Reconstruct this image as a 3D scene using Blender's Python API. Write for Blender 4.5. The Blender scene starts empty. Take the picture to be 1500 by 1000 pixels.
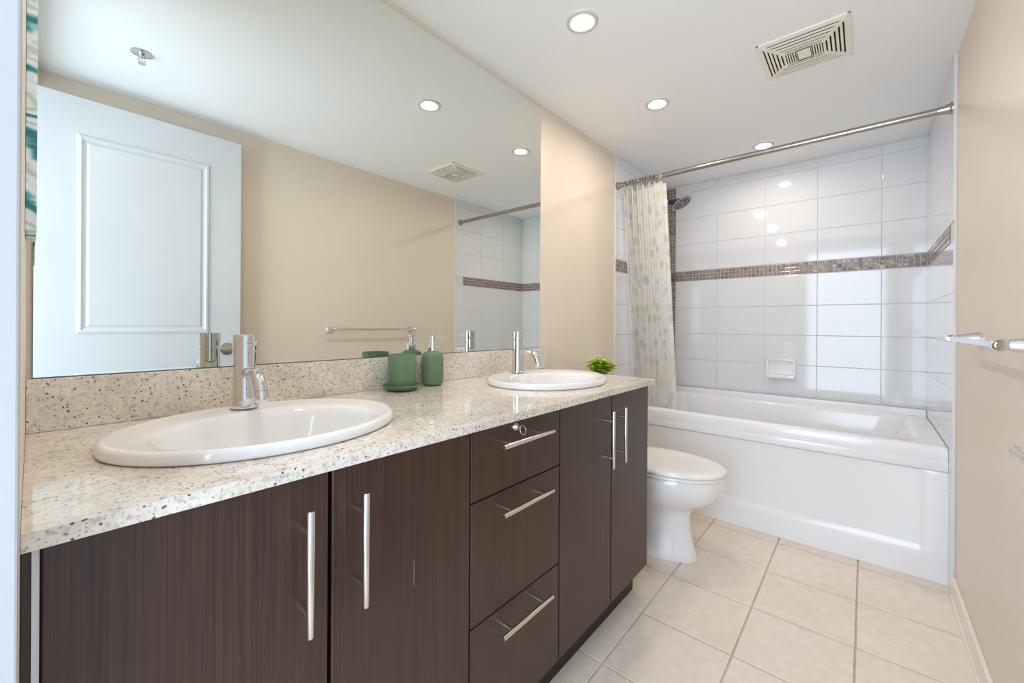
import bpy, bmesh, math, random
from mathutils import Vector, Matrix
random.seed(7)
C = bpy.context.scene
COL = C.collection
PI = math.pi

# ------------------------------------------------------------------ camera
A = math.radians(40.5934)
fwd = Vector((math.cos(A), math.sin(A), 0)); rgt = Vector((math.sin(A), -math.cos(A), 0))
M3 = Matrix((rgt, Vector((0, 0, 1)), -fwd)).transposed().to_4x4()
cam_d = bpy.data.cameras.new('camera'); cam = bpy.data.objects.new('camera', cam_d); COL.objects.link(cam)
cam.matrix_world = Matrix.Translation((0, 0, 1.08)) @ M3 @ Matrix.Rotation(math.radians(.3443), 4, 'Z')
cam_d.sensor_width = 36; cam_d.lens = 603.6 * 36 / 1500; cam_d.shift_y = (476.257 - 500) / 1500; cam_d.clip_start = .01
C.camera = cam

# ------------------------------------------------------------------ light and exposure
C.view_settings.view_transform = 'Standard'; C.view_settings.look = 'None'
C.view_settings.gamma = 1; C.view_settings.use_curve_mapping = False
C.view_settings.exposure = .78
C.cycles.diffuse_bounces = 8; C.cycles.max_bounces = 14
W = bpy.data.worlds.new('world'); C.world = W; W.use_nodes = True
W.node_tree.nodes['Background'].inputs[0].default_value = (.80, .90, 1, 1)
W.node_tree.nodes['Background'].inputs[1].default_value = .5
HALL_W, LENS_E = 36, 190
la = bpy.data.lights.new('hall_daylight', 'AREA'); la.shape = 'RECTANGLE'; la.size = 1.3; la.size_y = 2.0
la.energy = HALL_W; la.color = (.66, .81, 1)
lo = bpy.data.objects.new('hall_daylight', la); COL.objects.link(lo)
lo.location = (-.8, .42, 1.15); lo.rotation_euler = (0, math.radians(-90), 0)
lo.rotation_euler = Vector((1, 0, 0)).to_track_quat('-Z', 'Y').to_euler()
LAMPS = [(1.297, .784), (2.015, .788), (2.895, .475), (.265, .84)]

# ------------------------------------------------------------------ room numbers
H = 2.182; YM = 1.2306; YR = -.2785; XB = 3.336; XA = 2.4994; XT = 2.43; XE = -.0065
ZC = .867; YC = .641; YD = .661

# ------------------------------------------------------------------ materials
def mat(name, col=(.8, .8, .8), rough=.5, metal=0, spec=.5, coat=0, **k):
    m = bpy.data.materials.new(name); m.use_nodes = True
    b = m.node_tree.nodes['Principled BSDF']
    b.inputs['Base Color'].default_value = (*col, 1); b.inputs['Roughness'].default_value = rough
    b.inputs['Metallic'].default_value = metal; b.inputs['Specular IOR Level'].default_value = spec
    b.inputs['Coat Weight'].default_value = coat; b.inputs['Coat Roughness'].default_value = .08
    return m
def N(m, t, **k):
    n = m.node_tree.nodes.new(t)
    for a, v in k.items():
        if a in n.inputs: n.inputs[a].default_value = v
        else: setattr(n, a, v)
    return n
def L(m, a, b): m.node_tree.links.new(a, b)
def B(m): return m.node_tree.nodes['Principled BSDF']
def ramp(m, src, stops):
    r = N(m, 'ShaderNodeValToRGB'); e = r.color_ramp.elements
    while len(e) < len(stops): e.new(.5)
    for i, (p, c) in enumerate(stops):
        e[i].position = p; e[i].color = (*c, 1) if len(c) == 3 else c
    L(m, src, r.inputs[0]); return r
def mix(m, f, a, b, mode='MIX'):
    x = N(m, 'ShaderNodeMix', data_type='RGBA', blend_type=mode)
    if isinstance(f, (int, float)): x.inputs[0].default_value = f
    else: L(m, f, x.inputs[0])
    for i, v in ((6, a), (7, b)):
        if isinstance(v, tuple): x.inputs[i].default_value = (*v, 1)
        else: L(m, v, x.inputs[i])
    return x.outputs[2]
def coords(m, scale=(1, 1, 1), kind='Object'):
    t = N(m, 'ShaderNodeTexCoord'); p = N(m, 'ShaderNodeMapping'); p.inputs['Scale'].default_value = scale
    L(m, t.outputs[kind], p.inputs[0]); return p.outputs[0]
def noise(m, co, scale, detail=4, rough=.5):
    n = N(m, 'ShaderNodeTexNoise', Scale=scale, Detail=detail, Roughness=rough); L(m, co, n.inputs['Vector']); return n.outputs['Fac']
def bump(m, src, s, d=.002):
    b = N(m, 'ShaderNodeBump', Strength=s, Distance=d); L(m, src, b.inputs['Height']); L(m, b.outputs[0], B(m).inputs['Normal'])
def vary(m, col, col2, scale, lo=.35, hi=.65):
    co = coords(m); r = ramp(m, noise(m, co, scale), [(lo, col), (hi, col2)]); L(m, r.outputs[0], B(m).inputs['Base Color'])

WALLC = (.70, .585, .45)
m_paint = mat('beige_wall_paint', WALLC, .42); vary(m_paint, (.745, .65, .53), (.765, .67, .55), 1.5)
bump(m_paint, noise(m_paint, coords(m_paint), 260, 2), .05, .001)
m_ceil = mat('white_ceiling_paint', (.76, .75, .73), .55); vary(m_ceil, (.86, .865, .87), (.875, .88, .88), 1.2)
m_trim = mat('white_trim_paint', (.62, .63, .63), .45); vary(m_trim, (.49, .49, .50), (.51, .51, .52), 3)
m_base = mat('cream_baseboard_paint', (.84, .79, .70), .3); vary(m_base, (.83, .78, .69), (.85, .80, .72), 4)
m_door = mat('white_door_paint', (.80, .82, .82), .32); vary(m_door, (.60, .61, .62), (.62, .63, .64), 3)
m_tile = mat('white_glazed_tile', (.80, .80, .79), .06); vary(m_tile, (.72, .73, .745), (.74, .75, .76), 2)
m_grout = mat('white_grout', (.66, .65, .62), .8); vary(m_grout, (.68, .68, .675), (.70, .70, .695), 20)
m_mgrout = mat('pale_mosaic_grout', (.68, .63, .58), .8)
m_mos = mat('taupe_glass_mosaic', (.22, .17, .145), .12); 
co = coords(m_mos, (1, 1, 1)); v = N(m_mos, 'ShaderNodeTexVoronoi', Scale=39); L(m_mos, co, v.inputs['Vector'])
L(m_mos, ramp(m_mos, v.outputs['Color'], [(.2, (.21, .165, .14)), (.8, (.33, .275, .24))]).outputs[0], B(m_mos).inputs['Base Color'])
m_floor = mat('beige_floor_tile', (.62, .54, .45), .28); co = coords(m_floor)
r1 = ramp(m_floor, noise(m_floor, co, 3, 6, .6), [(.3, (.82, .705, .59)), (.7, (.87, .77, .665))])
r2 = ramp(m_floor, noise(m_floor, co, 28, 3), [(.35, (.93, .93, .93)), (.65, (1, 1, 1))])
L(m_floor, mix(m_floor, 1.0, r1.outputs[0], r2.outputs[0], 'MULTIPLY'), B(m_floor).inputs['Base Color'])
m_fgrout = mat('brown_floor_grout', (.36, .30, .24), .85); vary(m_fgrout, (.50, .42, .34), (.60, .52, .44), 14)

# granite
m_gran = mat('speckled_cream_granite', (.6, .55, .48), .09, coat=.3)
co = coords(m_gran)
n1 = ramp(m_gran, noise(m_gran, co, 11, 6, .65), [(.3, (.68, .62, .55)), (.5, (.79, .735, .665)), (.68, (.86, .82, .76))])
n2 = ramp(m_gran, noise(m_gran, co, 95, 4, .7), [(.36, (.66, .64, .62)), (.5, (1, 1, 1))])
c1 = mix(m_gran, .9, n1.outputs[0], n2.outputs[0], 'MULTIPLY')
n3 = ramp(m_gran, noise(m_gran, co, 3.2, 5, .7), [(.40, (.94, .895, .815)), (.58, (.99, .98, .95))])
c1 = mix(m_gran, .8, c1, n3.outputs[0], 'MULTIPLY')
for sc, th, colr, f in ((110, .17, (.11, .09, .085), 1.), (60, .095, (.12, .075, .07), 1.), (210, .24, (.33, .29, .27), .8)):
    ww = N(m_gran, 'ShaderNodeTexNoise', Scale=sc * .6, Detail=2); L(m_gran, co, ww.inputs['Vector'])
    ad = N(m_gran, 'ShaderNodeVectorMath', operation='MULTIPLY_ADD'); L(m_gran, ww.outputs['Color'], ad.inputs[0])
    ad.inputs[1].default_value = (.9 / sc,) * 3; L(m_gran, co, ad.inputs[2])
    vo = N(m_gran, 'ShaderNodeTexVoronoi', Scale=sc); L(m_gran, ad.outputs[0], vo.inputs['Vector'])
    sp = ramp(m_gran, vo.outputs['Distance'], [(th, (1, 1, 1)), (th + .07, (0, 0, 0))])
    se = N(m_gran, 'ShaderNodeSeparateColor'); L(m_gran, vo.outputs['Color'], se.inputs[0])
    gt = N(m_gran, 'ShaderNodeMath', operation='GREATER_THAN'); L(m_gran, se.outputs[0], gt.inputs[0]); gt.inputs[1].default_value = .55
    mu = N(m_gran, 'ShaderNodeMath', operation='MULTIPLY'); L(m_gran, sp.outputs[0], mu.inputs[0]); L(m_gran, gt.outputs[0], mu.inputs[1])
    m2 = N(m_gran, 'ShaderNodeMath', operation='MULTIPLY'); L(m_gran, mu.outputs[0], m2.inputs[0]); m2.inputs[1].default_value = f
    c1 = mix(m_gran, m2.outputs[0], c1, colr)
L(m_gran, c1, B(m_gran).inputs['Base Color'])

# dark wood
m_wood = mat('dark_brown_wood_veneer', (.08, .045, .033), .36)
B(m_wood).inputs['Coat Roughness'].default_value = .25
co = coords(m_wood, (420, 420, 3.5)); co2 = coords(m_wood, (90, 90, 2.2))
g = ramp(m_wood, noise(m_wood, co, 1, 3, .6), [(.3, (.031, .013, .0075)), (.7, (.070, .031, .019))])
g2 = ramp(m_wood, noise(m_wood, co2, 1, 3), [(.3, (.88, .86, .86)), (.7, (1.0, 1, 1))])
L(m_wood, mix(m_wood, 1., g.outputs[0], g2.outputs[0], 'MULTIPLY'), B(m_wood).inputs['Base Color'])
bump(m_wood, noise(m_wood, co, 1, 3), .12, .0006)
m_kick = mat('dark_toe_kick', (.018, .012, .010), .5)
m_mel = mat('white_melamine_edge', (.78, .78, .78), .35)
m_chrome = mat('polished_chrome', (.72, .72, .73), .04, 1)
m_nickel = mat('brushed_nickel', (.70, .66, .60), .26, 1); bump(m_nickel, noise(m_nickel, coords(m_nickel, (300, 300, 20)), 3, 2), .06, .0004)
m_rod = mat('satin_steel_rod', (.42, .38, .34), .22, 1)
m_head = mat('grey_chrome_head', (.42, .42, .43), .18, 1)
m_ring = mat('dark_steel_wire', (.25, .23, .21), .25, 1)
m_porc = mat('white_porcelain', (.84, .83, .82), .07, coat=.3); vary(m_porc, (.83, .825, .815), (.85, .84, .83), 3)
m_tub = mat('white_acrylic_tub', (.83, .82, .805), .14); vary(m_tub, (.835, .84, .85), (.85, .855, .86), 2)
m_seat = mat('white_plastic_seat', (.84, .82, .79), .18)
m_green = mat('matte_green_ceramic', (.082, .165, .088), .5); vary(m_green, (.125, .20, .11), (.135, .215, .12), 25)
m_mint = mat('pale_green_glaze', (.45, .56, .46), .35)
m_dark = mat('dark_hollow', (.03, .028, .025), .7)
m_ductshade = mat('painted_duct_shade', (.012, .011, .010), .9)  # near-black colour standing in for the shade inside the vent
m_black = mat('black_rubber_nozzles', (.03, .03, .03), .4)
m_cream = mat('cream_vent_plastic', (.76, .73, .62), .4); vary(m_cream, (.83, .80, .70), (.85, .82, .73), 30)
m_leaf = mat('fresh_green_leaf', (.25, .45, .04), .35)
oi = coords(m_leaf); L(m_leaf, ramp(m_leaf, noise(m_leaf, oi, 45, 2), [(.3, (.20, .38, .02)), (.5, (.48, .68, .04)), (.72, (.74, .86, .12))]).outputs[0], B(m_leaf).inputs['Base Color'])
B(m_leaf).inputs['Subsurface Weight'].default_value = 0
m_lring = mat('grey_metal_trim', (.62, .61, .58), .3)
m_pot = mat('white_plant_pot', (.75, .75, .73), .35)
m_soil = mat('dark_soil', (.05, .035, .02), .9)
m_lens = mat('lit_lamp_lens', (1, 1, 1), .3); B(m_lens).inputs['Emission Color'].default_value = (1, .88, .78, 1); B(m_lens).inputs['Emission Strength'].default_value = LENS_E
m_scr = mat('pale_scratch', (.45, .38, .33), .6)
# mirror
m_mirror = mat('mirror_silver', (.83, .855, .81), .0, 1)
m_medge = mat('green_glass_edge', (.10, .17, .14), .15)
# artwork: loose teal leaves
m_art = mat('teal_leaf_print', (.7, .8, .8), .35)
co = coords(m_art, (5, 5, 9)); wv = N(m_art, 'ShaderNodeTexWave', wave_type='BANDS', bands_direction='DIAGONAL', Scale=.9, Distortion=14, Detail=4)
wv.inputs['Detail Scale'].default_value = 1.3; L(m_art, co, wv.inputs['Vector'])
a1 = ramp(m_art, wv.outputs['Fac'], [(.05, (.03, .20, .22)), (.2, (.15, .50, .48)), (.36, (.60, .80, .82)), (.6, (.85, .88, .93)), (.9, (.80, .86, .88)), (1, (.50, .66, .55))])
L(m_art, a1.outputs[0], B(m_art).inputs['Base Color'])
# curtain
m_curt = mat('printed_shower_curtain', (.8, .78, .72), .38)
uv = N(m_curt, 'ShaderNodeUVMap'); mp = N(m_curt, 'ShaderNodeMapping'); L(m_curt, uv.outputs[0], mp.inputs[0]); mp.inputs['Scale'].default_value = (11, 12, 1)
vo = N(m_curt, 'ShaderNodeTexVoronoi', Scale=1., Randomness=.75, voronoi_dimensions='2D'); L(m_curt, mp.outputs[0], vo.inputs['Vector'])
sp = ramp(m_curt, vo.outputs['Distance'], [(.27, (1, 1, 1)), (.36, (0, 0, 0))])
se = N(m_curt, 'ShaderNodeSeparateColor'); L(m_curt, vo.outputs['Color'], se.inputs[0])
cc = ramp(m_curt, se.outputs[0], [(.0, (.72, .71, .67)), (.3, (.84, .79, .60)), (.55, (.66, .66, .65)), (.8, (.78, .74, .64))]); cc.color_ramp.interpolation = 'CONSTANT'
gt = N(m_curt, 'ShaderNodeMath', operation='GREATER_THAN'); L(m_curt, se.outputs[1], gt.inputs[0]); gt.inputs[1].default_value = .25
mu = N(m_curt, 'ShaderNodeMath', operation='MULTIPLY'); L(m_curt, sp.outputs[0], mu.inputs[0]); L(m_curt, gt.outputs[0], mu.inputs[1])
mm = N(m_curt, 'ShaderNodeMath', operation='MULTIPLY'); L(m_curt, mu.outputs[0], mm.inputs[0]); mm.inputs[1].default_value = .55
cu = mix(m_curt, mm.outputs[0], (.93, .92, .895), cc.outputs[0]); L(m_curt, cu, B(m_curt).inputs['Base Color'])
tr = N(m_curt, 'ShaderNodeBsdfTranslucent'); L(m_curt, cu, tr.inputs[0]); ms = N(m_curt, 'ShaderNodeMixShader'); ms.inputs[0].default_value = .45
L(m_curt, B(m_curt).outputs[0], ms.inputs[1]); L(m_curt, tr.outputs[0], ms.inputs[2]); L(m_curt, ms.outputs[0], m_curt.node_tree.nodes['Material Output'].inputs[0])

# ------------------------------------------------------------------ helpers
def obj(name, bm, m, parent=None, smooth=False, angle=None):
    me = bpy.data.meshes.new(name)
    bmesh.ops.recalc_face_normals(bm, faces=bm.faces)
    if smooth:
        for f in bm.faces: f.smooth = True
    if angle:
        for f in bm.faces: f.smooth = True
        for e in bm.edges:
            if len(e.link_faces) == 2 and e.calc_face_angle(0) > math.radians(angle): e.smooth = False
    bm.to_mesh(me); bm.free()
    for x in (m if isinstance(m, (list, tuple)) else [m]): me.materials.append(x)
    o = bpy.data.objects.new(name, me); COL.objects.link(o)
    if parent: o.parent = parent; o.matrix_parent_inverse = parent.matrix_basis.inverted()
    return o
def thing(name, label, cat, loc=(0, 0, 0), group=None):
    o = bpy.data.objects.new(name, None); COL.objects.link(o); o.location = loc; o.empty_display_size = .05
    o['label'] = label; o['category'] = cat
    if group: o['group'] = group
    return o
def tag(o, label, cat, group=None):
    o['label'] = label; o['category'] = cat
    if group: o['group'] = group
    return o
def struct(o, label=None):
    o['kind'] = 'structure'
    if label: o['label'] = label
    return o
def dup(o, delta, parent=None):
    c = o.copy(); COL.objects.link(c)
    if parent: c.parent = parent; c.matrix_parent_inverse = o.matrix_parent_inverse.copy()
    else: c.location = o.location + Vector(delta)
    for ch in list(o.children): dup(ch, delta, c)
    return c
def box(bm, x0, x1, y0, y1, z0, z1, bev=0, seg=2, mi=0):
    r = bmesh.ops.create_cube(bm, size=1); vs = r['verts']
    for v in vs: v.co = Vector(((x0 + x1) / 2 + v.co.x * (x1 - x0), (y0 + y1) / 2 + v.co.y * (y1 - y0), (z0 + z1) / 2 + v.co.z * (z1 - z0)))
    fs = list({f for v in vs for f in v.link_faces})
    for f in fs: f.material_index = mi
    if bev: bmesh.ops.bevel(bm, geom=list({e for v in vs for e in v.link_edges}), offset=bev, segments=seg, affect='EDGES', profile=.6)
    return bm
def nbox(*a, **k): return box(bmesh.new(), *a, **k)
def tube(bm, pts, rad, seg=16, cap=True, mi=0):
    """swept round tube; rad number or list"""
    pts = [Vector(p) for p in pts]; n = len(pts)
    rs = rad if isinstance(rad, (list, tuple)) else [rad] * n
    rings = []; up = None
    for i, p in enumerate(pts):
        t = (pts[min(i + 1, n - 1)] - pts[max(i - 1, 0)])
        if t.length < 1e-9: t = Vector((0, 0, 1))
        t.normalize()
        if up is None:
            up = Vector((0, 0, 1)) if abs(t.z) < .9 else Vector((1, 0, 0))
        s = t.cross(up).normalized(); up = s.cross(t).normalized()
        rings.append([bm.verts.new(p + (s * math.cos(2 * PI * k / seg) + up * math.sin(2 * PI * k / seg)) * rs[i]) for k in range(seg)])
    for a, b in zip(rings, rings[1:]):
        for k in range(seg): f = bm.faces.new((a[k], a[(k + 1) % seg], b[(k + 1) % seg], b[k])); f.material_index = mi
    if cap:
        for q in (rings[0], rings[-1]): f = bm.faces.new(q); f.material_index = mi
    return bm
def arc(c, r, a0, a1, n, plane='yz'):
    out = []
    for i in range(n + 1):
        t = math.radians(a0 + (a1 - a0) * i / n)
        if plane == 'yz': out.append((c[0], c[1] + r * math.cos(t), c[2] + r * math.sin(t)))
        else: out.append((c[0] + r * math.cos(t), c[1], c[2] + r * math.sin(t)))
    return out
def loft(bm, rings, cap0=False, cap1=False, mi=0):
    R = [[bm.verts.new(p) for p in r] for r in rings]; n = len(R[0])
    for a, b in zip(R, R[1:]):
        for k in range(n): f = bm.faces.new((a[k], a[(k + 1) % n], b[(k + 1) % n], b[k])); f.material_index = mi
    if cap0: bm.faces.new(R[0]).material_index = mi
    if cap1: bm.faces.new(R[-1]).material_index = mi
    return bm
def lathe(bm, prof, c=(0, 0, 0), seg=32, ax='z', sx=1, sy=1, cap0=True, cap1=True, mi=0):
    rings = []
    for r, z in prof:
        ring = []
        for k in range(seg):
            t = 2 * PI * k / seg; a, b = r * math.cos(t) * sx, r * math.sin(t) * sy
            p = {'z': (a, b, z), 'y': (a, z, b), 'x': (z, a, b)}[ax]
            ring.append((c[0] + p[0], c[1] + p[1], c[2] + p[2]))
        rings.append(ring)
    return loft(bm, rings, cap0, cap1, mi)
def ell(cx, cy, a, b, z, n=64, p=2.0):
    out = []
    for k in range(n):
        t = 2 * PI * k / n; c, s = math.cos(t), math.sin(t)
        out.append((cx + a * math.copysign(abs(c) ** (2 / p), c), cy + b * math.copysign(abs(s) ** (2 / p), s), z))
    return out
def tiles(bm, fn, rects, gap, lift, bev, mi, jit=0):
    """fn(u,v,w)->xyz with w out of the wall; rects (u0,u1,v0,v1)"""
    for (u0, u1, v0, v1) in rects:
        g = gap / 2; a, b, c, d = u0 + g, u1 - g, v0 + g, v1 - g
        if b - a < .004 or d - c < .004: continue
        w = [lift + random.uniform(-jit, jit) for _ in range(4)]
        q = min(bev, (b - a) / 3, (d - c) / 3)
        lo_ = [bm.verts.new(fn(*p, 0)) for p in ((a, c), (b, c), (b, d), (a, d))]
        mid = [bm.verts.new(fn(*p, w[i] - q * .5)) for i, p in enumerate(((a, c), (b, c), (b, d), (a, d)))]
        hi_ = [bm.verts.new(fn(*p, w[i])) for i, p in enumerate(((a + q, c + q), (b - q, c + q), (b - q, d - q), (a + q, d - q)))]
        for P_, Q_ in ((lo_, mid), (mid, hi_)):
            for k in range(4): bm.faces.new((P_[k], P_[(k + 1) % 4], Q_[(k + 1) % 4], Q_[k])).material_index = mi
        bm.faces.new(hi_).material_index = mi
def cells(us, vs): return [(a, b, c, d) for a, b in zip(us, us[1:]) for c, d in zip(vs, vs[1:])]
def frange(a, b, s, first):
    """joint positions between a and b on the lattice first + k*s, with both ends"""
    k = math.ceil((a - first) / s + 1e-6); out = [a]
    while first + k * s < b - 1e-4:
        if first + k * s > a + 1e-4: out.append(first + k * s)
        k += 1
    return out + [b]

# ------------------------------------------------------------------ the room
bm = nbox(XE - .12, XB + .12, YR - .1, YM + .1, -.06, -.004)
tiles(bm, lambda u, v, w: (u, v, -.004 + w), cells(frange(XE - .12, XA + .05, .3095, 1.193), frange(YR, YM, .3075, .02)), .006, .004, .0015, 1)
for f in bm.faces:
    if f.material_index == 0: pass
struct(obj('floor', bm, [m_fgrout, m_floor]), 'beige square floor tiles with brown grout')
struct(obj('ceiling', nbox(XE - .12, XB + .12, YR - .1, YM + .1, H, H + .06), m_ceil))
struct(obj('wall_left', nbox(XE - .12, XB + .12, YM, YM + .1, 0, H), m_paint))
struct(obj('wall_right', nbox(XE - .12, XB + .12, YR - .1, YR, 0, H), m_paint))
# hallway end wall with the doorway the camera stands in
bm = nbox(XE - .12, XE, .604, YM, 0, H); box(bm, XE - .12, XE, YR, .604, 2.10, H); box(bm, XE - .12, XE, YR, -.25, 0, 2.10)
struct(obj('wall_front', bm, m_paint))
bm = nbox(XE - .17, XE - .0006, .592, .6038, 0, 2.10, .002); box(bm, XE - .135, XE - .003, -.2495, -.238, 0, 2.10, .002); box(bm, XE - .135, XE - .003, -.237, .5915, 2.088, 2.0995, .002)
struct(obj('trim_1', bm, m_trim), 'white painted door jamb at the left edge of the view')
struct(obj('floor_hall', nbox(-3, XE - .121, -1.2, 1.6, -.06, 0), m_floor))

# back tile wall -----------------------------------------------------
Z0T, ZM0, ZM1 = .615, 1.434, 1.5095
zrows_lo = [Z0T, .627, .8255, 1.024, 1.222, 1.430]
zrows_hi = [1.512, 1.716, 1.919, 2.1205, H - .001]
WB = XB + .004
bm = nbox(WB, XB + .1205, YR, YM, 0, H)
fb = lambda u, v, w: (WB - w, u, v)
us = [YR + .004, -.074, .238, .534, .842, 1.147]
tiles(bm, fb, cells(us, zrows_lo) + cells(us, zrows_hi), .0028, .004, .0014, 1)
box(bm, WB - .001, WB + .01, YR, YM, ZM0 - .002, ZM1 + .002, mi=2)
box(bm, WB - .001, WB + .01, 1.1465, YM, Z0T, H, mi=2)
p = .0252
tiles(bm, fb, cells([1.145 - k * p for k in range(57)][::-1], [ZM0 + k * p for k in range(4)]), .0035, .0045, .0018, 3, .0011)
tiles(bm, fb, cells([1.148 + k * .0243 for k in range(4)], frange(Z0T, H - .001, p, Z0T)), .0035, .0045, .0018, 3, .0006)
struct(obj('wall_back', bm, [m_grout, m_tile, m_mgrout, m_mos]), 'white tiled wall behind the bathtub with taupe mosaic bands')
# left and right tile claddings of the alcove ------------------------
def side(name, yf, sg, x0, xm, label, gap=.0028, bev=.0014):
    fs = lambda u, v, w: (u, yf + sg * w, v)
    bm = nbox(x0, XB, min(yf, yf - sg * .006), max(yf, yf - sg * .006), 0, H - .0005)
    xs = frange(x0, WB - .005, .3085, WB - .305)
    tiles(bm, fs, cells(xs, [0, .2, .4, .627] + zrows_lo[2:]) + cells(xs, zrows_hi), gap, .004, bev, 1)
    box(bm, xm, XB, min(yf, yf + sg * .001), max(yf, yf + sg * .001), ZM0 - .002, ZM1 + .002, mi=2)
    xs = []; x = xm
    while x < WB - .004: xs.append(x); x += p
    tiles(bm, fs, cells(xs, [ZM0 + k * p for k in range(4)]), .0035, .0045, .0018, 3, .0005)
    return struct(obj(name, bm, [m_grout, m_tile, m_mgrout, m_mos]), label)
side('wall_alcove_left', YM - .0065, -1, 2.443, 2.4535, 'white tile and mosaic band left of the bathtub')
side('wall_alcove_right', YR + .0065, 1, 2.412, 2.502, 'white tile and mosaic band right of the bathtub', .0012, .0005)
bm = nbox(XE, 2.408, YR, YR + .012, 0, .088, .003); box(bm, XE, 2.408, YR + .001, YR + .016, 0, .012, .003)
struct(obj('baseboard_right', bm, m_base))

# door folded back along the right wall (seen in the mirror) ----------
YF = -.185
dr = bpy.data.objects.new('door_1', None); COL.objects.link(dr); dr.location = (.005, YF, 0); struct(dr, 'white panelled door standing open along the right wall')
bm = nbox(.004, .757, YF - .036, YF, .012, 2.075, .002)
def moulding(bm, x0, x1, z0, z1, y):
    prof = [(0, -.0005), (.006, .007), (.014, .0085), (.022, .004), (.03, .0015), (.04, .0065), (.05, .0065)]
    rings = [[(x0 + d, y + h, z0 + d), (x1 - d, y + h, z0 + d), (x1 - d, y + h, z1 - d), (x0 + d, y + h, z1 - d)] for d, h in prof]
    loft(bm, rings, cap1=True)
obj('door_slab', bm, m_door, dr)
bm = bmesh.new(); moulding(bm, .128, .612, 1.03, 1.915, YF + .0002); obj('upper_panel', bm, m_door, dr)
bm = bmesh.new(); moulding(bm, .128, .612, .22, .86, YF + .0002); obj('lower_panel', bm, m_door, dr)
HX, HZ = .693, .943
bm = lathe(bmesh.new(), [(.034, YF), (.034, YF + .004), (.032, YF + .007), (.012, YF + .008), (.0105, YF + .045)], (HX, 0, HZ), ax='y')
hd = obj('door_handle', bm, m_nickel, dr, angle=40)
bm = nbox(HX - .115, HX + .012, YF + .044, YF + .064, HZ - .008, HZ + .008, .003, 3)
obj('lever', bm, m_nickel, hd, angle=40)

# ------------------------------------------------------------------ mirror
mr = thing('wall_mirror', 'large frameless rectangular mirror on the wall above the backsplash', 'mirror', (.82, YM, .972))
obj('mirror_glass', nbox(.0025, 1.641, YM - .0052, YM - .0047, .9725, 2.1565), m_mirror, mr)
obj('mirror_backing', nbox(.0015, 1.642, YM - .0046, YM - .0003, .9715, 2.1575), m_medge, mr)

# framed-less art on the end wall
tag(obj('wall_art', nbox(XE + .0003, .0048, .93, 1.06, 1.215, 2.05, .001), m_art), 'frameless teal and white leaf print at the left edge beside the mirror', 'picture')

# ------------------------------------------------------------------ vanity cabinets
def bar_handle(parent, vertical, x, z, half, post, yb=.6255, r=.0056):
    bm = bmesh.new()
    if vertical: tube(bm, [(x, yb, z - half), (x, yb, z - half + .0015), (x, yb, z + half - .0015), (x, yb, z + half)], [r * .8, r, r, r * .8])
    else: tube(bm, [(x - half, yb, z), (x - half + .0015, yb, z), (x + half - .0015, yb, z), (x + half, yb, z)], [r * .8, r, r, r * .8])
    h = obj('handle', bm, m_nickel, parent, angle=40)
    for s in (-1, 1):
        px, pz = (x, z + s * post) if vertical else (x + s * post, z)
        b2 = bmesh.new(); tube(b2, [(px, yb + .002, pz), (px, YD - .004, pz), (px, YD - .004, pz), (px, YD - .0002, pz)], [.0052, .0052, .0052, .0052], 14)
        obj('post', b2, m_nickel, h, angle=40) if False else None
        # posts belong to the handle's own mesh
        me = h.data; t = bmesh.new(); t.from_mesh(me); b3 = bpy.data.meshes.new('t'); b2.to_mesh(b3); b2.free(); t.from_mesh(b3)
        for f in t.faces: f.smooth = True
        for e in t.edges:
            if len(e.link_faces) == 2 and e.calc_face_angle(0) > .7: e.smooth = False
        t.to_mesh(me); t.free()
    return h
def front(parent, name, x0, x1, z0, z1, handle):
    d = obj(name, nbox(x0, x1, YD, YD + .018, z0, z1, .001, 1), m_wood, parent)
    bar_handle(d, *handle)
    return d
def carcass(parent, x0, x1, side_l, side_r):
    bm = nbox(x0, x0 + .016, YD + .02, 1.21, .10, .845); box(bm, x1 - .016, x1, YD + .02, 1.21, .10, .845)
    box(bm, x0 + .016, x1 - .016, YD + .02, 1.21, .10, .116); box(bm, x0 + .016, x1 - .016, 1.195, 1.21, .116, .845)
    obj('body', bm, m_wood, parent)
    obj('toe_kick', nbox(x0, x1, YD + .06, 1.2, .0, .0995), m_kick, parent)
ZB, ZT = .124, .846
c1_ = thing('sink_cabinet', 'dark brown cabinet with two doors under the left sink', 'cabinet', (.32, .93, 0), 'dark brown vanity cabinet units')
carcass(c1_, XE + .0005, .633, 1, 0)
obj('filler_panel', nbox(XE + .0005, .0005, YD + .003, YD + .0195, ZB, ZT), m_wood, c1_)
obj('edge_strip', nbox(.0012, .0068, YD + .004, YD + .0195, ZB, ZT), m_mel, c1_)
d1 = front(c1_, 'door', .0085, .3155, ZB, ZT, (True, .2725, .7065, .0945, .061))
d2 = front(c1_, 'door', .3225, .6315, ZB, ZT, (True, .3625, .7065, .0945, .061))
obj('scratch', nbox(.4835, .4842, YD - .0003, YD + .0002, .575, .625), m_scr, d2)
c2_ = thing('drawer_cabinet', 'dark brown cabinet of three drawers between the two sinks', 'cabinet', (.81, .93, 0), 'dark brown vanity cabinet units')
carcass(c2_, .6335, .9845, 0, 0)
r1_ = front(c2_, 'drawer', .6355, .9825, .6835, ZT, (False, .8055, .8, .0995, .064))
r2_ = front(c2_, 'drawer', .6355, .9825, .404, .680, (False, .8055, .6425, .0985, .064))
r3_ = front(c2_, 'drawer', .6355, .9825, ZB, .4005, (False, .8055, .362, .0985, .064))
bm = lathe(bmesh.new(), [(.0095, YD - .0001), (.0095, YD - .007), (.0085, YD - .0085), (.003, YD - .0085)], (.781, 0, .829), ax='y', seg=24)
obj('lock', bm, m_chrome, r1_, angle=40)
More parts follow.
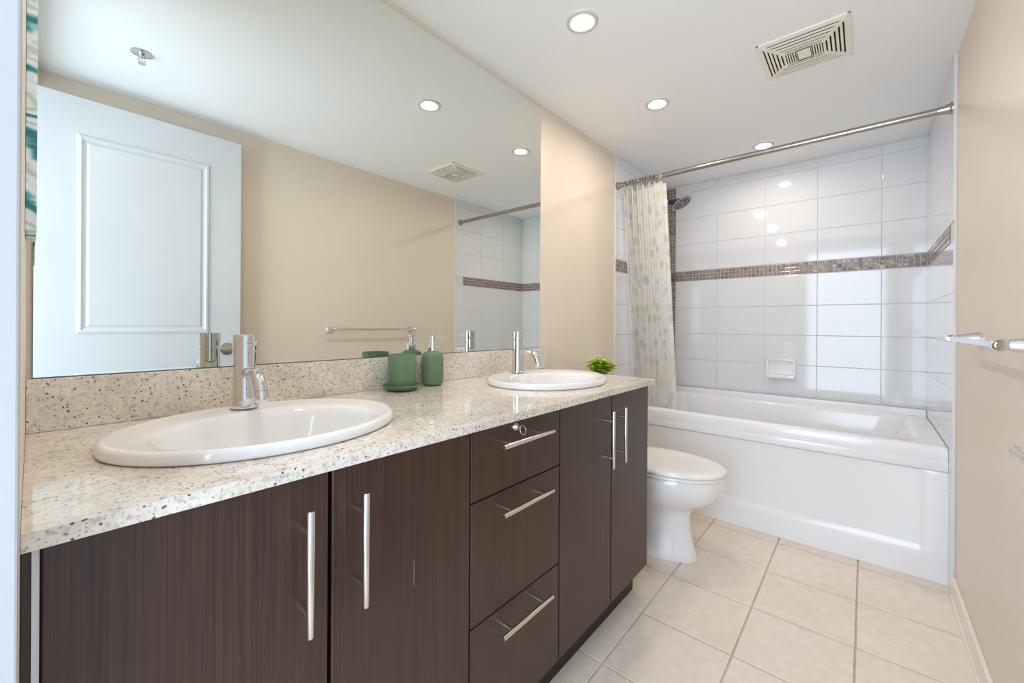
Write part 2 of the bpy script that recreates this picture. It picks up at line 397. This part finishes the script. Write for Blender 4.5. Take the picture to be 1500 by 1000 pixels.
c3_ = thing('sink_cabinet', 'dark brown cabinet with two doors under the right sink', 'cabinet', (1.3, .93, 0), 'dark brown vanity cabinet units')
carcass(c3_, .985, 1.6135, 0, 1)
d3 = front(c3_, 'door', .9875, 1.2985, ZB, ZT, (True, 1.2465, .7045, .0945, .061))
d4 = front(c3_, 'door', 1.3045, 1.6125, ZB, ZT, (True, 1.337, .7045, .0945, .061))
obj('scratch', nbox(1.243, 1.2436, YD - .0003, YD + .0002, .36, .42), m_scr, d3)
# key with ring in the drawer lock
bm = nbox(.7802, .7818, YD - .022, YD - .0086, .8255, .8325, .0004)
tube(bm, [(.7905 + .0105 * math.cos(t * PI / 12), YD - .021 + .004 * math.sin(t * PI / 12), .8215 + .0105 * math.sin(t * PI / 12)) for t in range(25)], .0009, 8, False)
tag(obj('key', bm, m_nickel, angle=50), 'small key with a wire ring in the top drawer lock', 'key')

# ------------------------------------------------------------------ granite
SX = (.318, 1.285); SY = .919
def slab(z0, z1, outline, holes):
    bm = bmesh.new(); es = []
    for loop in [outline] + holes:
        vs = [bm.verts.new((x, y, z0)) for x, y in loop]
        es += [bm.edges.new((vs[i], vs[(i + 1) % len(vs)])) for i in range(len(vs))]
    r = bmesh.ops.triangle_fill(bm, use_beauty=True, edges=es)
    fs = [g for g in r['geom'] if isinstance(g, bmesh.types.BMFace)]
    e = bmesh.ops.extrude_face_region(bm, geom=fs)
    for g in e['geom']:
        if isinstance(g, bmesh.types.BMVert): g.co.z = z1
    return bm
rc = [(1.640 - .012 + .012 * math.cos(t), YC + .012 + .012 * math.sin(t)) for t in [math.radians(-90 + 15 * i) for i in range(7)]]
outl = [(XE + .0003, YM - .0005), (XE + .0003, YC)] + rc + [(1.70, YM - .0005)]
outl = [(XE + .0003, YM - .0005), (XE + .0003, YC)] + rc + [(1.641, 1.0), (1.655, YM - .0005)]
holes = [[(q[0], q[1]) for q in ell(sx, SY - .012, .222, .178, 0, 48)] for sx in SX]
ct = obj('countertop', slab(.8475, ZC, outl, holes), m_gran, angle=30)
bv = ct.modifiers.new('b', 'BEVEL'); bv.width = .0025; bv.segments = 2; bv.limit_method = 'ANGLE'; bv.angle_limit = math.radians(60)
tag(ct, 'speckled cream granite countertop running over the dark cabinets', 'countertop')
tag(obj('backsplash', nbox(XE + .0003, 1.688, 1.2107, YM - .0006, ZC + .0003, .9705, .0015), m_gran), 'speckled granite upstand below the mirror behind both sinks', 'backsplash')

# ------------------------------------------------------------------ sinks
def sink(label, cx):
    t = thing('sink', label, 'sink', (cx, SY, ZC), 'oval drop-in sinks in the granite top')
    R = [(.228, .185, 0, .8685), (.2500, .2055, 0, .8680), (.2530, .2085, 0, .8695), (.2540, .2095, 0, .8740), (.2530, .2085, 0, .8825), (.2505, .2060, 0, .8868), (.246, .2020, 0, .8886), (.239, .1965, -.001, .8880),
         (.220, .1800, -.010, .8862), (.200, .1600, -.0265, .8850), (.190, .1515, -.033, .8828), (.183, .1455, -.0345, .8760), (.176, .139, -.035, .860), (.164, .128, -.033, .832), (.143, .110, -.028, .797), (.108, .082, -.020, .768), (.07, .055, -.016, .756), (.026, .026, -.015, .753)]
    bm = loft(bmesh.new(), [ell(cx, SY + o_, a, b, z, 72) for a, b, o_, z in R])
    Ro = [(.228, .185, 0, .8685), (.198, .158, -.02, .86), (.182, .142, -.033, .83), (.158, .123, -.03, .79), (.13, .1, -.018, .758), (.04, .04, -.015, .74)]
    loft(bm, [ell(cx, SY + o_, a, b, z, 72) for a, b, o_, z in Ro], cap1=True)
    bmesh.ops.remove_doubles(bm, verts=bm.verts, dist=1e-5)
    obj('basin', bm, m_porc, t, smooth=True)
    obj('drain', lathe(bmesh.new(), [(.031, .7535), (.031, .756), (.024, .757), (.02, .7545), (.004, .7545)], (cx, SY - .015, 0)), m_chrome, t, angle=40)
    return t
sink('white oval drop-in sink nearest the camera, at the left end of the counter', SX[0])
sink('white oval drop-in sink at the far right end of the counter near the plant', SX[1])

# ------------------------------------------------------------------ faucets
FY = 1.083; FZ = .8885
def faucet(label, cx):
    t = thing('faucet', label, 'faucet', (cx, FY, FZ), 'chrome single-lever faucets')
    z0 = FZ; y = FY
    bm = lathe(bmesh.new(), [(.0285, z0), (.0285, z0 + .004), (.0265, z0 + .0058), (.0238, z0 + .0062), (.0232, z0 + .012), (.0232, z0 + .127)], (cx, y, 0), 40)
    obj('body', bm, m_chrome, t, angle=35)
    bm = lathe(bmesh.new(), [(.0195, z0 + .127), (.0195, z0 + .1285), (.0236, z0 + .1285), (.0238, z0 + .130), (.0238, z0 + .165), (.0225, z0 + .1668), (.002, z0 + .1675)], (cx, y, 0), 40)
    cap = obj('handle_cap', bm, m_chrome, t, angle=35)
    bm = bmesh.new(); tube(bm, [(cx, y - .021, z0 + .1475), (cx, y - .040, z0 + .148), (cx, y - .066, z0 + .149), (cx, y - .0675, z0 + .149)], [.0034, .0034, .0044, .003], 14)
    obj('lever', bm, m_chrome, cap, angle=35)
    zs = z0 + .080
    pts = [(cx, y - .019, zs), (cx, y - .045, zs + .004)] + [(cx, y - .060 - .040 * math.sin(q), zs - .036 + .040 * math.cos(q)) for q in [math.radians(a_) for a_ in range(0, 71, 10)]]
    ex = Vector((0, -math.cos(math.radians(70)), -math.sin(math.radians(70))))
    pts.append(tuple(Vector(pts[-1]) + ex * .012))
    bm = bmesh.new(); tube(bm, pts, .0128, 24); sp_ = obj('spout', bm, m_chrome, t, angle=35)
    e0 = Vector(pts[-1]); bm = bmesh.new(); tube(bm, [e0, e0 + ex * .001, e0 + ex * .001, e0 + ex * .02, e0 + ex * .022], [.0128, .0115, .0134, .0134, .0122], 24)
    obj('aerator', bm, m_chrome, sp_, angle=35)
faucet('chrome single-lever faucet on the near left sink', SX[0] + .002)
faucet('chrome single-lever faucet on the far right sink', SX[1] + .017)

# ------------------------------------------------------------------ green bathroom set
cx, cy = .787, 1.1455; z = ZC
bm = lathe(bmesh.new(), [(.001, z + .0008), (.036, z + .0008), (.046, z + .004), (.056, z + .011), (.0615, z + .018), (.0605, z + .019), (.054, z + .0135), (.046, z + .0095), (.001, z + .0085)], (cx, cy, 0), 48, cap0=False, cap1=False)
o = obj('saucer', bm, m_green, angle=50); tag(o, 'shallow round matte green dish under the green tumbler', 'dish')
zz = z + .0095
bm = lathe(bmesh.new(), [(.001, zz), (.037, zz), (.041, zz + .002), (.043, zz + .008), (.0445, zz + .05), (.0452, zz + .106), (.0440, zz + .1075), (.0425, zz + .106), (.041, zz + .02), (.038, zz + .006), (.001, zz + .005)], (cx + .001, cy, 0), 48, cap0=False, cap1=False)
o = obj('tumbler', bm, m_green, angle=50); tag(o, 'matte green cylindrical tumbler standing on the small green dish', 'cup')
cx, cy = .926, 1.163
t = thing('soap_dispenser', 'matte green soap dispenser bottle with chrome pump by the backsplash', 'soap dispenser', (cx, cy, z))
bm = lathe(bmesh.new(), [(.001, z + .0006), (.027, z + .0006), (.033, z + .003), (.0365, z + .009), (.0378, z + .02), (.0383, z + .06), (.0378, z + .098), (.0355, z + .109), (.030, z + .1155), (.022, z + .119), (.017, z + .121), (.0165, z + .126)], (cx, cy, 0), 48)
obj('bottle', bm, m_green, t, smooth=True)
bm = lathe(bmesh.new(), [(.0172, z + .1215), (.0175, z + .138), (.0160, z + .1395), (.009, z + .140)], (cx, cy, 0), 32)
pc = obj('pump_collar', bm, m_chrome, t, angle=35)
bm = lathe(bmesh.new(), [(.0078, z + .139), (.0078, z + .160), (.0082, z + .160), (.0082, z + .168), (.0135, z + .1705), (.0135, z + .174), (.011, z + .1755), (.001, z + .176)], (cx, cy, 0), 24)
pm = obj('pump_head', bm, m_chrome, t, angle=35)
dv = Vector((.75, -.66, 0)).normalized(); c0 = Vector((cx, cy, z + .1695))
bm = bmesh.new(); tube(bm, [c0 + dv * .006, c0 + dv * .026 - Vector((0, 0, .0005)), c0 + dv * .033 - Vector((0, 0, .004)), c0 + dv * .037 - Vector((0, 0, .010))], [.0034, .003, .0028, .0025], 12)
obj('nozzle', bm, m_chrome, pm, angle=35)

# ------------------------------------------------------------------ toilet
TX = 2.0
def egg(yf, yb, hw, z, n=56, cx=TX):
    """elongated plan: pointed-round front at yf (small y), squarer back at yb"""
    out = []; ym = yf + (yb - yf) * .56
    for k in range(n):
        t = 2 * PI * k / n; c, s = math.cos(t), math.sin(t)
        if s < 0: yy = ym + (ym - yf) * -abs(s) ** 1.0; xx = hw * math.copysign(abs(c) ** .93, c)
        else: yy = ym + (yb - ym) * abs(s) ** .8; xx = hw * math.copysign(abs(c) ** .75, c)
        out.append((cx + xx, yy, z))
    return out
tl = thing('toilet', 'white porcelain toilet with closed lid between cabinet and bathtub', 'toilet', (TX, .85, 0))
S = [(0, .583, 1.06, .105), (.012, .582, 1.06, .107), (.035, .59, 1.06, .102), (.09, .606, 1.05, .092), (.15, .616, 1.04, .086), (.20, .615, 1.03, .087), (.228, .603, 1.02, .098), (.25, .575, 1.0, .124),
     (.275, .533, .99, .153), (.305, .499, .98, .173), (.34, .478, .98, .184), (.37, .470, .98, .187), (.392, .468, .98, .187), (.3985, .472, .98, .184)]
bm = loft(bmesh.new(), [egg(yf, yb, hw, z_) for z_, yf, yb, hw in S], True, True)
box(bm, TX - .15, TX + .15, .93, 1.21, .27, .398, .02, 3)
obj('bowl', bm, m_porc, tl, angle=50)
bm = loft(bmesh.new(), [egg(.470, .95, .184, .4005), egg(.465, .952, .189, .403), egg(.465, .952, .189, .413), egg(.469, .95, .185, .4165)], True, True)
obj('seat', bm, m_seat, tl, angle=50)
bm = loft(bmesh.new(), [egg(.468, .95, .186, .4185), egg(.462, .953, .191, .421), egg(.462, .953, .191, .429), egg(.466, .95, .187, .434), egg(.482, .94, .172, .4375), egg(.53, .91, .125, .4395)], True, True)
obj('lid', bm, m_seat, tl, angle=50)
for hx_ in (-.07, .07): obj('hinge', nbox(TX + hx_ - .015, TX + hx_ + .015, .957, .985, .4, .436, .006), m_seat, tl, angle=50)
obj('tank', nbox(TX - .2, TX + .2, 1.015, 1.214, .3985, .725, .02, 4), m_porc, tl, angle=50)
obj('tank_lid', nbox(TX - .208, TX + .208, 1.005, 1.216, .726, .753, .008, 3), m_porc, tl, angle=50)
bm = lathe(bmesh.new(), [(.012, 1.0148), (.012, 1.006), (.008, 1.004)], (TX - .15, 0, .70), ax='y', seg=20); box(bm, TX - .155, TX - .09, .998, 1.006, .694, .706, .002)
obj('flush_lever', bm, m_chrome, tl, angle=40)

# plant on the tank lid
PX, PY = 2.035, 1.10; PZ = -.032
pl = thing('potted_plant', 'small bright green leafy plant beyond the right sink', 'plant', (PX, PY, .753))
obj('pot', lathe(bmesh.new(), [(.03, .7855), (.034, .786), (.042, .845), (.0435, .85), (.041, .851), (.039, .846)], (PX, PY, PZ), 32, cap1=False), m_pot, pl, angle=40)
obj('soil', lathe(bmesh.new(), [(.040, .838), (.0405, .842), (.001, .844)], (PX, PY, PZ), 24), m_soil, pl)
bm = bmesh.new(); rnd = random.Random(3)
def leaf(bm, base, d, ln, wd, up):
    d = d.normalized(); s = d.cross(up).normalized(); nrm = s.cross(d)
    sec = [(0, .1), (.25, .7), (.5, 1), (.78, .72), (1, .06)]; rows = []
    for q, w in sec:
        c_ = base + d * ln * q + nrm * (-.25 * ln * q * q)
        rows.append([bm.verts.new(c_ - s * wd * w + nrm * .12 * wd), bm.verts.new(c_ - nrm * .15 * wd), bm.verts.new(c_ + s * wd * w + nrm * .12 * wd)])
    for a_, b_ in zip(rows, rows[1:]):
        for k in range(2): bm.faces.new((a_[k], a_[k + 1], b_[k + 1], b_[k]))
for i in range(46):
    th = rnd.uniform(0, 2 * PI); rr = math.sqrt(rnd.random())
    tip = Vector((PX + .072 * rr * math.cos(th), PY + .072 * rr * math.sin(th), .855 + .035 * (1 - rr) + rnd.uniform(-.014, .018)))
    root = Vector((PX + .02 * rr * math.cos(th), PY + .02 * rr * math.sin(th), .811))
    tube(bm, [root, root.lerp(tip, .5) + Vector((0, 0, .006)), tip], [.0012, .001, .0008], 5)
    ax_ = (tip - root).normalized()
    for lv in range(3):
        pos = root.lerp(tip, .45 + .275 * lv)
        for k in range(5 if lv == 2 else 4):
            an = k * 2 * PI / (5 if lv == 2 else 4) + rnd.uniform(-.3, .3) + lv * .7
            dd = Vector((math.cos(an), math.sin(an), rnd.uniform(.15, .9)))
            leaf(bm, pos, dd, rnd.uniform(.018, .029), rnd.uniform(.006, .0095), Vector((.01, .02, 1)))
obj('foliage', bm, m_leaf, pl, smooth=True)

# ------------------------------------------------------------------ bathtub
def rrect(x0, x1, y0, y1, r, z, n=8):
    out = []
    for (cx_, cy_, a0) in ((x1 - r, y1 - r, 0), (x0 + r, y1 - r, 90), (x0 + r, y0 + r, 180), (x1 - r, y0 + r, 270)):
        for i in range(n + 1):
            t_ = math.radians(a0 + 90 * i / n); out.append((cx_ + r * math.cos(t_), cy_ + r * math.sin(t_), z))
    return out
TY0, TY1, TX1 = YR + .0107, YM - .012, XB - .002
tb = thing('bathtub', 'white built-in bathtub with a recessed front apron panel', 'bathtub', (2.9, .47, 0))
HR = .575
R = [rrect(XA + .004, TX1, TY0, TY1, .004, .50), rrect(XA, TX1, TY0, TY1, .004, .515), rrect(XA, TX1, TY0, TY1, .004, HR - .012), rrect(XA + .003, TX1, TY0 + .001, TY1 - .001, .006, HR - .004), rrect(XA + .010, TX1 - .004, TY0 + .003, TY1 - .003, .008, HR),
     rrect(XA + .055, TX1 - .068, TY0 + .085, TY1 - .085, .10, HR + .0015), rrect(XA + .064, TX1 - .076, TY0 + .095, TY1 - .093, .10, HR - .004), rrect(XA + .070, TX1 - .082, TY0 + .103, TY1 - .10, .10, HR - .02),
     rrect(XA + .085, TX1 - .095, TY0 + .15, TY1 - .115, .10, .45), rrect(XA + .10, TX1 - .11, TY0 + .22, TY1 - .13, .11, .30), rrect(XA + .13, TX1 - .14, TY0 + .28, TY1 - .16, .12, .22), rrect(XA + .19, TX1 - .20, TY0 + .34, TY1 - .22, .12, .195)]
bm = loft(bmesh.new(), R, cap1=True)
box(bm, TX1 - .03, TX1, TY0, TY1, HR - .01, .612, .008, 3); box(bm, XA + .02, TX1, TY1 - .022, TY1 + .001, HR - .01, .612, .008, 3)
obj('tub_shell', bm, m_tub, tb, angle=40)
# apron: rim band, recessed field, base skirt
bm = bmesh.new()
box(bm, XA, XA + .03, TY0, TY1, .4735, .514, .0015)
prof = [(0, XA + .004), (.001, XA + .001), (.105, XA), (.122, XA + .002), (.138, XA + .0085), (.15, XA + .010), (.455, XA + .010), (.468, XA + .009), (.4715, XA + .004), (.472, XA + .02)]
def col_(y, dz, flat): return [(x if not flat else min(x, XA + .0012), y, z_) for z_, x in prof]
ys = [TY0, TY0 + .045, TY0 + .075, TY0 + .09, TY1 - .09, TY1]
cols = []
for i, y in enumerate(ys):
    k = [0, 0, .55, 1, 1, 1][i]
    cols.append([bm.verts.new((XA + (x - XA) * k if (.11 < z_ < .4714) else x, y, z_)) for z_, x in prof])
for a_, b_ in zip(cols, cols[1:]):
    for j in range(len(prof) - 1): bm.faces.new((a_[j], a_[j + 1], b_[j + 1], b_[j]))
obj('apron', bm, m_tub, tb, angle=30)
bm = lathe(bmesh.new(), [(.03, -.0), (.03, -.006), (.024, -.009), (.004, -.009)], (2.93, TY1 - .118, .40), ax='y', seg=24)
obj('overflow_plate', bm, m_chrome, tb, angle=40)

# ceramic soap holder on the back wall
bm = nbox(XB - .014, XB, .350, .520, .735, .862, .006, 3)
sh_ = bmesh.new()
t = thing('soap_holder', 'white ceramic soap holder set in the back wall tiles', 'soap holder', (XB, .435, .735))
fr = bmesh.new()
box(fr, XB - .022, XB, .350, .362, .745, .862, .004, 2); box(fr, XB - .022, XB, .508, .520, .745, .862, .004, 2); box(fr, XB - .022, XB, .350, .520, .850, .862, .004, 2); box(fr, XB - .005, XB, .36, .51, .75, .852)
obj('recess_frame', fr, m_porc, t, angle=40)
obj('tray', nbox(XB - .062, XB, .352, .518, .733, .757, .009, 4), m_porc, t, angle=40)

# ------------------------------------------------------------------ shower
RX, RZ = 2.463, 1.984
t = thing('shower_rod', 'straight brushed steel shower curtain rod spanning above the bathtub', 'curtain rod', (RX, .47, RZ))
ya, yb_ = YR + .011, YM - .011
bm = bmesh.new(); tube(bm, [(RX, ya, RZ), (RX, .935, RZ)], .0145, 24); obj('outer_tube', bm, m_rod, t, angle=40)
bm = bmesh.new(); tube(bm, [(RX, .93, RZ), (RX, yb_, RZ)], .0122, 24); obj('inner_tube', bm, m_rod, t, angle=40)
bm = bmesh.new(); tube(bm, [(RX, .930, RZ), (RX, .932, RZ), (RX, .942, RZ), (RX, .944, RZ)], [.0145, .0155, .0155, .013], 24); obj('collar', bm, m_chrome, t, angle=40)
for ye, s in ((ya, 1), (yb_, -1)):
    bm = bmesh.new(); tube(bm, [(RX, ye - s * .001, RZ), (RX, ye + s * .004, RZ), (RX, ye + s * .007, RZ), (RX, ye + s * .03, RZ), (RX, ye + s * .042, RZ)], [.026, .026, .021, .0165, .0150], 28)
    obj('flange', bm, m_rod, t, angle=30)
# curtain: gathered at the left end, hanging inside the tub
def cpath(s, z):
    """s 0..1 along the gathered cloth, z height -> point"""
    k = max(0, min(1, (1.955 - z) / 1.45)); nf = 7.5
    y = 1.175 - s * (.262 + .005 * k) - .014 * k * (1 - s) - .020 * k * s
    x = RX + .010 + .13 * min(1, k * 1.15)
    amp = .020 + .010 * math.sin(3.1 * s + 1) - .004 * k
    ph = 2 * PI * nf * s + .5 * math.sin(5 * s) + .35 * k * math.sin(9 * s)
    x += amp * math.sin(ph); y += .010 * math.cos(2 * ph + .4 * k) * (.6 + .4 * k)
    return Vector((x, y, z - (.018 * max(0, (s - .86) / .14) ** 1.6 * (1 - k) ** 3)))
bm = bmesh.new(); NS, NZ = 220, 60; grid = []; uvl = bm.loops.layers.uv.new('UVMap'); us_ = {}
acc = 0; prev = None; arc_s = []
for i in range(NS + 1):
    q = cpath(i / NS, 1.2)
    if prev is not None: acc += (q - prev).length
    arc_s.append(acc); prev = q
for j in range(NZ + 1):
    z_ = 1.955 - j / NZ * (1.955 - .47); row = []
    for i in range(NS + 1):
        v_ = bm.verts.new(cpath(i / NS, z_)); us_[v_] = (arc_s[i], z_); row.append(v_)
    grid.append(row)
for j in range(NZ):
    for i in range(NS): bm.faces.new((grid[j][i], grid[j][i + 1], grid[j + 1][i + 1], grid[j + 1][i]))
for f in bm.faces:
    for lp in f.loops: lp[uvl].uv = us_[lp.vert]
o = obj('shower_curtain', bm, m_curt, smooth=True)
so = o.modifiers.new('s', 'SOLIDIFY'); so.thickness = .0006
tag(o, 'white shower curtain with pale grey and yellow spots gathered at the left', 'shower curtain')
# curtain rings, one per fold
ring0 = None
for i in range(9):
    s_ = (.06 + i * .0905); y_ = cpath(s_, 1.955).y * .93 + 1.09 * .07
    bm = None
    if ring0 is None:
        bm = bmesh.new(); pts = []
        for k in range(29):
            th = math.radians(-70 + k * 320 / 28); pts.append((RX + .0195 * math.cos(th), y_ + .006 * math.sin(th), RZ - .008 + .027 * math.sin(th)))
        tube(bm, pts, .0019, 8); bmesh.ops.create_uvsphere(bm, u_segments=10, v_segments=6, radius=.0032, matrix=Matrix.Translation(pts[0]))
        ring0 = obj('curtain_ring', bm, m_ring, smooth=True); ring = ring0; y00 = y_
    else:
        ring = ring0.copy(); COL.objects.link(ring); ring.location.y = y_ - y00; ring.rotation_euler.z = 0
    tag(ring, 'small wire curtain ring on the left end of the shower rod', 'curtain ring', 'wire rings carrying the shower curtain')
# shower head
SHX = 2.92
t = thing('wall_shower', 'round chrome shower head on an arm behind the curtain', 'shower head', (SHX, 1.2, 1.98))
bm = bmesh.new(); yw = YM - .0107
tube(bm, [(SHX, yw, 2.005), (SHX, yw - .06, 2.002), (SHX, yw - .11, 1.990), (SHX, yw - .15, 1.966), (SHX, yw - .168, 1.952)], .0098, 16)
obj('arm', bm, m_chrome, t, angle=40)
obj('wall_flange', lathe(bmesh.new(), [(.03, yw), (.029, yw - .005), (.012, yw - .011)], (SHX, 0, 2.005), ax='y', seg=28), m_chrome, t, angle=40)
nrm = Vector((-.06, -.50, -.86)).normalized(); hc = Vector((SHX, .965, 1.932))
bm = bmesh.new(); j0 = Vector((SHX, yw - .168, 1.952)); tube(bm, [j0, j0.lerp(hc, .4), hc - nrm * .022], [.017, .020, .017], 18); obj('ball_joint', bm, m_black, t, angle=40)
def disc(prof, seg=40, base=hc):
    bm = bmesh.new(); q = nrm.to_track_quat('Z', 'Y').to_matrix(); rr = []
    for r_, d_ in prof: rr.append([tuple(base + q @ Vector((r_ * math.cos(2 * PI * k / seg), r_ * math.sin(2 * PI * k / seg), d_))) for k in range(seg)])
    return loft(bm, rr, True, True)
hd_ = obj('head', disc([(.018, -.026), (.030, -.020), (.060, -.006), (.071, .0), (.072, .004), (.068, .006), (.060, .005)]), m_head, t, angle=40)
bm = bmesh.new(); q = nrm.to_track_quat('Z', 'Y').to_matrix()
for rr_, nn in ((.015, 6), (.028, 12), (.041, 18), (.054, 24)):
    for k in range(nn):
        a_ = 2 * PI * k / nn; c_ = hc + q @ Vector((rr_ * math.cos(a_), rr_ * math.sin(a_), .0055)); tube(bm, [c_, c_ + nrm * .0035], [.0040, .0030], 6)
obj('nozzles', bm, m_black, hd_)

# ------------------------------------------------------------------ towel bar on the right wall
TBY, TBZ = -.2115, 1.045
t = thing('towel_bar', 'polished chrome towel bar with flared posts on the beige wall', 'towel bar', (1.62, YR, TBZ))
bm = bmesh.new(); tube(bm, [(1.285, TBY, TBZ), (1.965, TBY, TBZ)], .0082, 20); obj('bar', bm, m_chrome, t, angle=40)
for xx in (1.305, 1.945):
    bm = bmesh.new(); tube(bm, [(xx, YR + .0002, TBZ), (xx, YR + .005, TBZ), (xx, YR + .007, TBZ), (xx, TBY - .012, TBZ), (xx, TBY - .012, TBZ)], [.0245, .0245, .0225, .0115, .0115], 28)
    tube(bm, [(xx - .0135, TBY, TBZ), (xx - .012, TBY, TBZ), (xx + .012, TBY, TBZ), (xx + .0135, TBY, TBZ)], [.0115, .0125, .0125, .0115], 28)
    obj('post', bm, m_chrome, t, angle=30)

# ------------------------------------------------------------------ ceiling fixtures
for i, (lx, ly) in enumerate(LAMPS):
    lab = ['round recessed ceiling light, nearest of the three, above the counter', 'round recessed ceiling light beside the exhaust vent, the middle one', 'round recessed ceiling light beyond the shower rod over the tub', 'round recessed ceiling light above the near left sink, just out of view'][i]
    t = thing('recessed_light', lab, 'ceiling light', (lx, ly, H), 'recessed ceiling lights')
    bm = lathe(bmesh.new(), [(.058, H - .0002), (.0575, H - .004), (.054, H - .006), (.040, H - .0045), (.034, H - .001)], (lx, ly, 0), 48, cap0=False, cap1=False)
    obj('trim_ring', bm, m_lring, t, angle=60)
    obj('lamp_lens', lathe(bmesh.new(), [(.0335, H - .0003), (.0335, H - .0012), (.001, H - .0016)], (lx, ly, 0), 40), m_lens, t)
# exhaust vent
VX, VY = 1.994, .188; hx, hy = .143, .145
t = thing('exhaust_vent', 'cream plastic slotted exhaust fan grille on the ceiling', 'exhaust vent', (VX, VY, H))
def vz(dx, dy): return H - .006 - .011 * min(1, (1 - max(abs(dx) / hx, abs(dy) / hy)) / .4)
obj('shade_plate', nbox(VX - hx + .012, VX + hx - .012, VY - hy + .012, VY + hy - .012, H - .0052, H - .0002), m_ductshade, t)  # black sheet added behind the slots, painting the cavity's darkness
def bar(bm, x0, x1, y0, y1, th=.001):
    vs = []
    for (a_, b_) in ((x0, y0), (x1, y0), (x1, y1), (x0, y1)): vs.append((VX + a_, VY + b_, vz(a_, b_)))
    up = [bm.verts.new((v_[0], v_[1], v_[2] + th)) for v_ in vs]; dn = [bm.verts.new(v_) for v_ in vs]
    bm.faces.new(dn); bm.faces.new(up)
    for k in range(4): bm.faces.new((dn[k], dn[(k + 1) % 4], up[(k + 1) % 4], up[k]))
bm = nbox(VX - hx, VX - hx + .01, VY - hy, VY + hy, H - .0065, H - .0002, .0015); box(bm, VX + hx - .01, VX + hx, VY - hy, VY + hy, H - .0065, H - .0002, .0015)
box(bm, VX - hx, VX + hx, VY - hy, VY - hy + .01, H - .0065, H - .0002, .0015); box(bm, VX - hx, VX + hx, VY + hy - .01, VY + hy, H - .0065, H - .0002, .0015)
def frame_ring(bm, ax0, ay0, ax1, ay1):
    """mitred ring between half sizes (ax0,ay0) outer and (ax1,ay1) inner"""
    O = [(-ax0, -ay0), (ax0, -ay0), (ax0, ay0), (-ax0, ay0)]; I = [(-ax1, -ay1), (ax1, -ay1), (ax1, ay1), (-ax1, ay1)]
    th = .0010
    for k in range(4):
        q = [O[k], O[(k + 1) % 4], I[(k + 1) % 4], I[k]]
        dn = [bm.verts.new((VX + a_, VY + b_, vz(a_, b_))) for a_, b_ in q]; up = [bm.verts.new((v_.co.x, v_.co.y, v_.co.z + th)) for v_ in dn]
        bm.faces.new(dn); bm.faces.new(up)
        for j in range(4): bm.faces.new((dn[j], dn[(j + 1) % 4], up[(j + 1) % 4], up[j]))
frame_ring(bm, hx - .001, hy - .001, hx - .019, hy - .019)
ax, ay = hx - .019, hy - .019; gp = .0050
for k in range(5):
    ax -= gp; ay -= gp; frame_ring(bm, ax, ay, ax - .0121, ay - .0081); ax -= .0121; ay -= .0081
# corner webs and centre lattice
for k in range(6):
    y1_ = ay - .0035 - k * .008; 
    if k < 5: bar(bm, -ax + .002, ax - .002, y1_ - .0045, y1_); bar(bm, -ax + .002, ax - .002, -y1_, -y1_ + .0045)
bar(bm, -ax, ax, -.023, .023); bar(bm, -ax - .003, -ax + .004, -ay, ay); bar(bm, ax - .004, ax + .003, -ay, ay)
for sx_ in (-1, 1):
    for sy_ in (-1, 1):
        for q in range(1):
            a0_, b0_ = (hx - .02) * sx_, (hy - .02) * sy_; a1_, b1_ = ax * sx_, ay * sy_
            w = .0055; vs = [(a0_ - w, b0_ + w), (a0_ + w, b0_ - w), (a1_ + w, b1_ - w), (a1_ - w, b1_ + w)] if sx_ * sy_ > 0 else [(a0_ - w, b0_ - w), (a0_ + w, b0_ + w), (a1_ + w, b1_ + w), (a1_ - w, b1_ - w)]
            dn = [bm.verts.new((VX + a_, VY + b_, vz(a_, b_) - .0004)) for a_, b_ in vs]; up = [bm.verts.new((v_.co.x, v_.co.y, v_.co.z + .003)) for v_ in dn]
            bm.faces.new(dn); bm.faces.new(up)
            for j in range(4): bm.faces.new((dn[j], dn[(j + 1) % 4], up[(j + 1) % 4], up[j]))
obj('grille', bm, m_cream, t)
# sprinkler (seen in the mirror)
t = thing('ceiling_sprinkler', 'small chrome fire sprinkler on the ceiling, seen in the mirror', 'sprinkler', (.29, .203, H))
q_ = (.29, .203, 0)
obj('escutcheon', lathe(bmesh.new(), [(.036, H - .0002), (.035, H - .003), (.022, H - .007), (.012, H - .007)], q_, 32), m_chrome, t, angle=40)
obj('body', lathe(bmesh.new(), [(.010, H - .006), (.010, H - .018), (.006, H - .020)], q_, 16), m_chrome, t, angle=40)
bm = bmesh.new()
for s in (-1, 1): tube(bm, [(.29 + s * .009, .203, H - .018), (.29 + s * .012, .203, H - .028), (.29 + s * .003, .203, H - .042)], .0017, 8)
tube(bm, [(.29, .203, H - .02), (.29, .203, H - .04)], .0018, 8)
obj('frame_arms', bm, m_chrome, t)
obj('deflector', lathe(bmesh.new(), [(.003, H - .041), (.013, H - .043), (.013, H - .044), (.003, H - .044)], q_, 16), m_chrome, t)
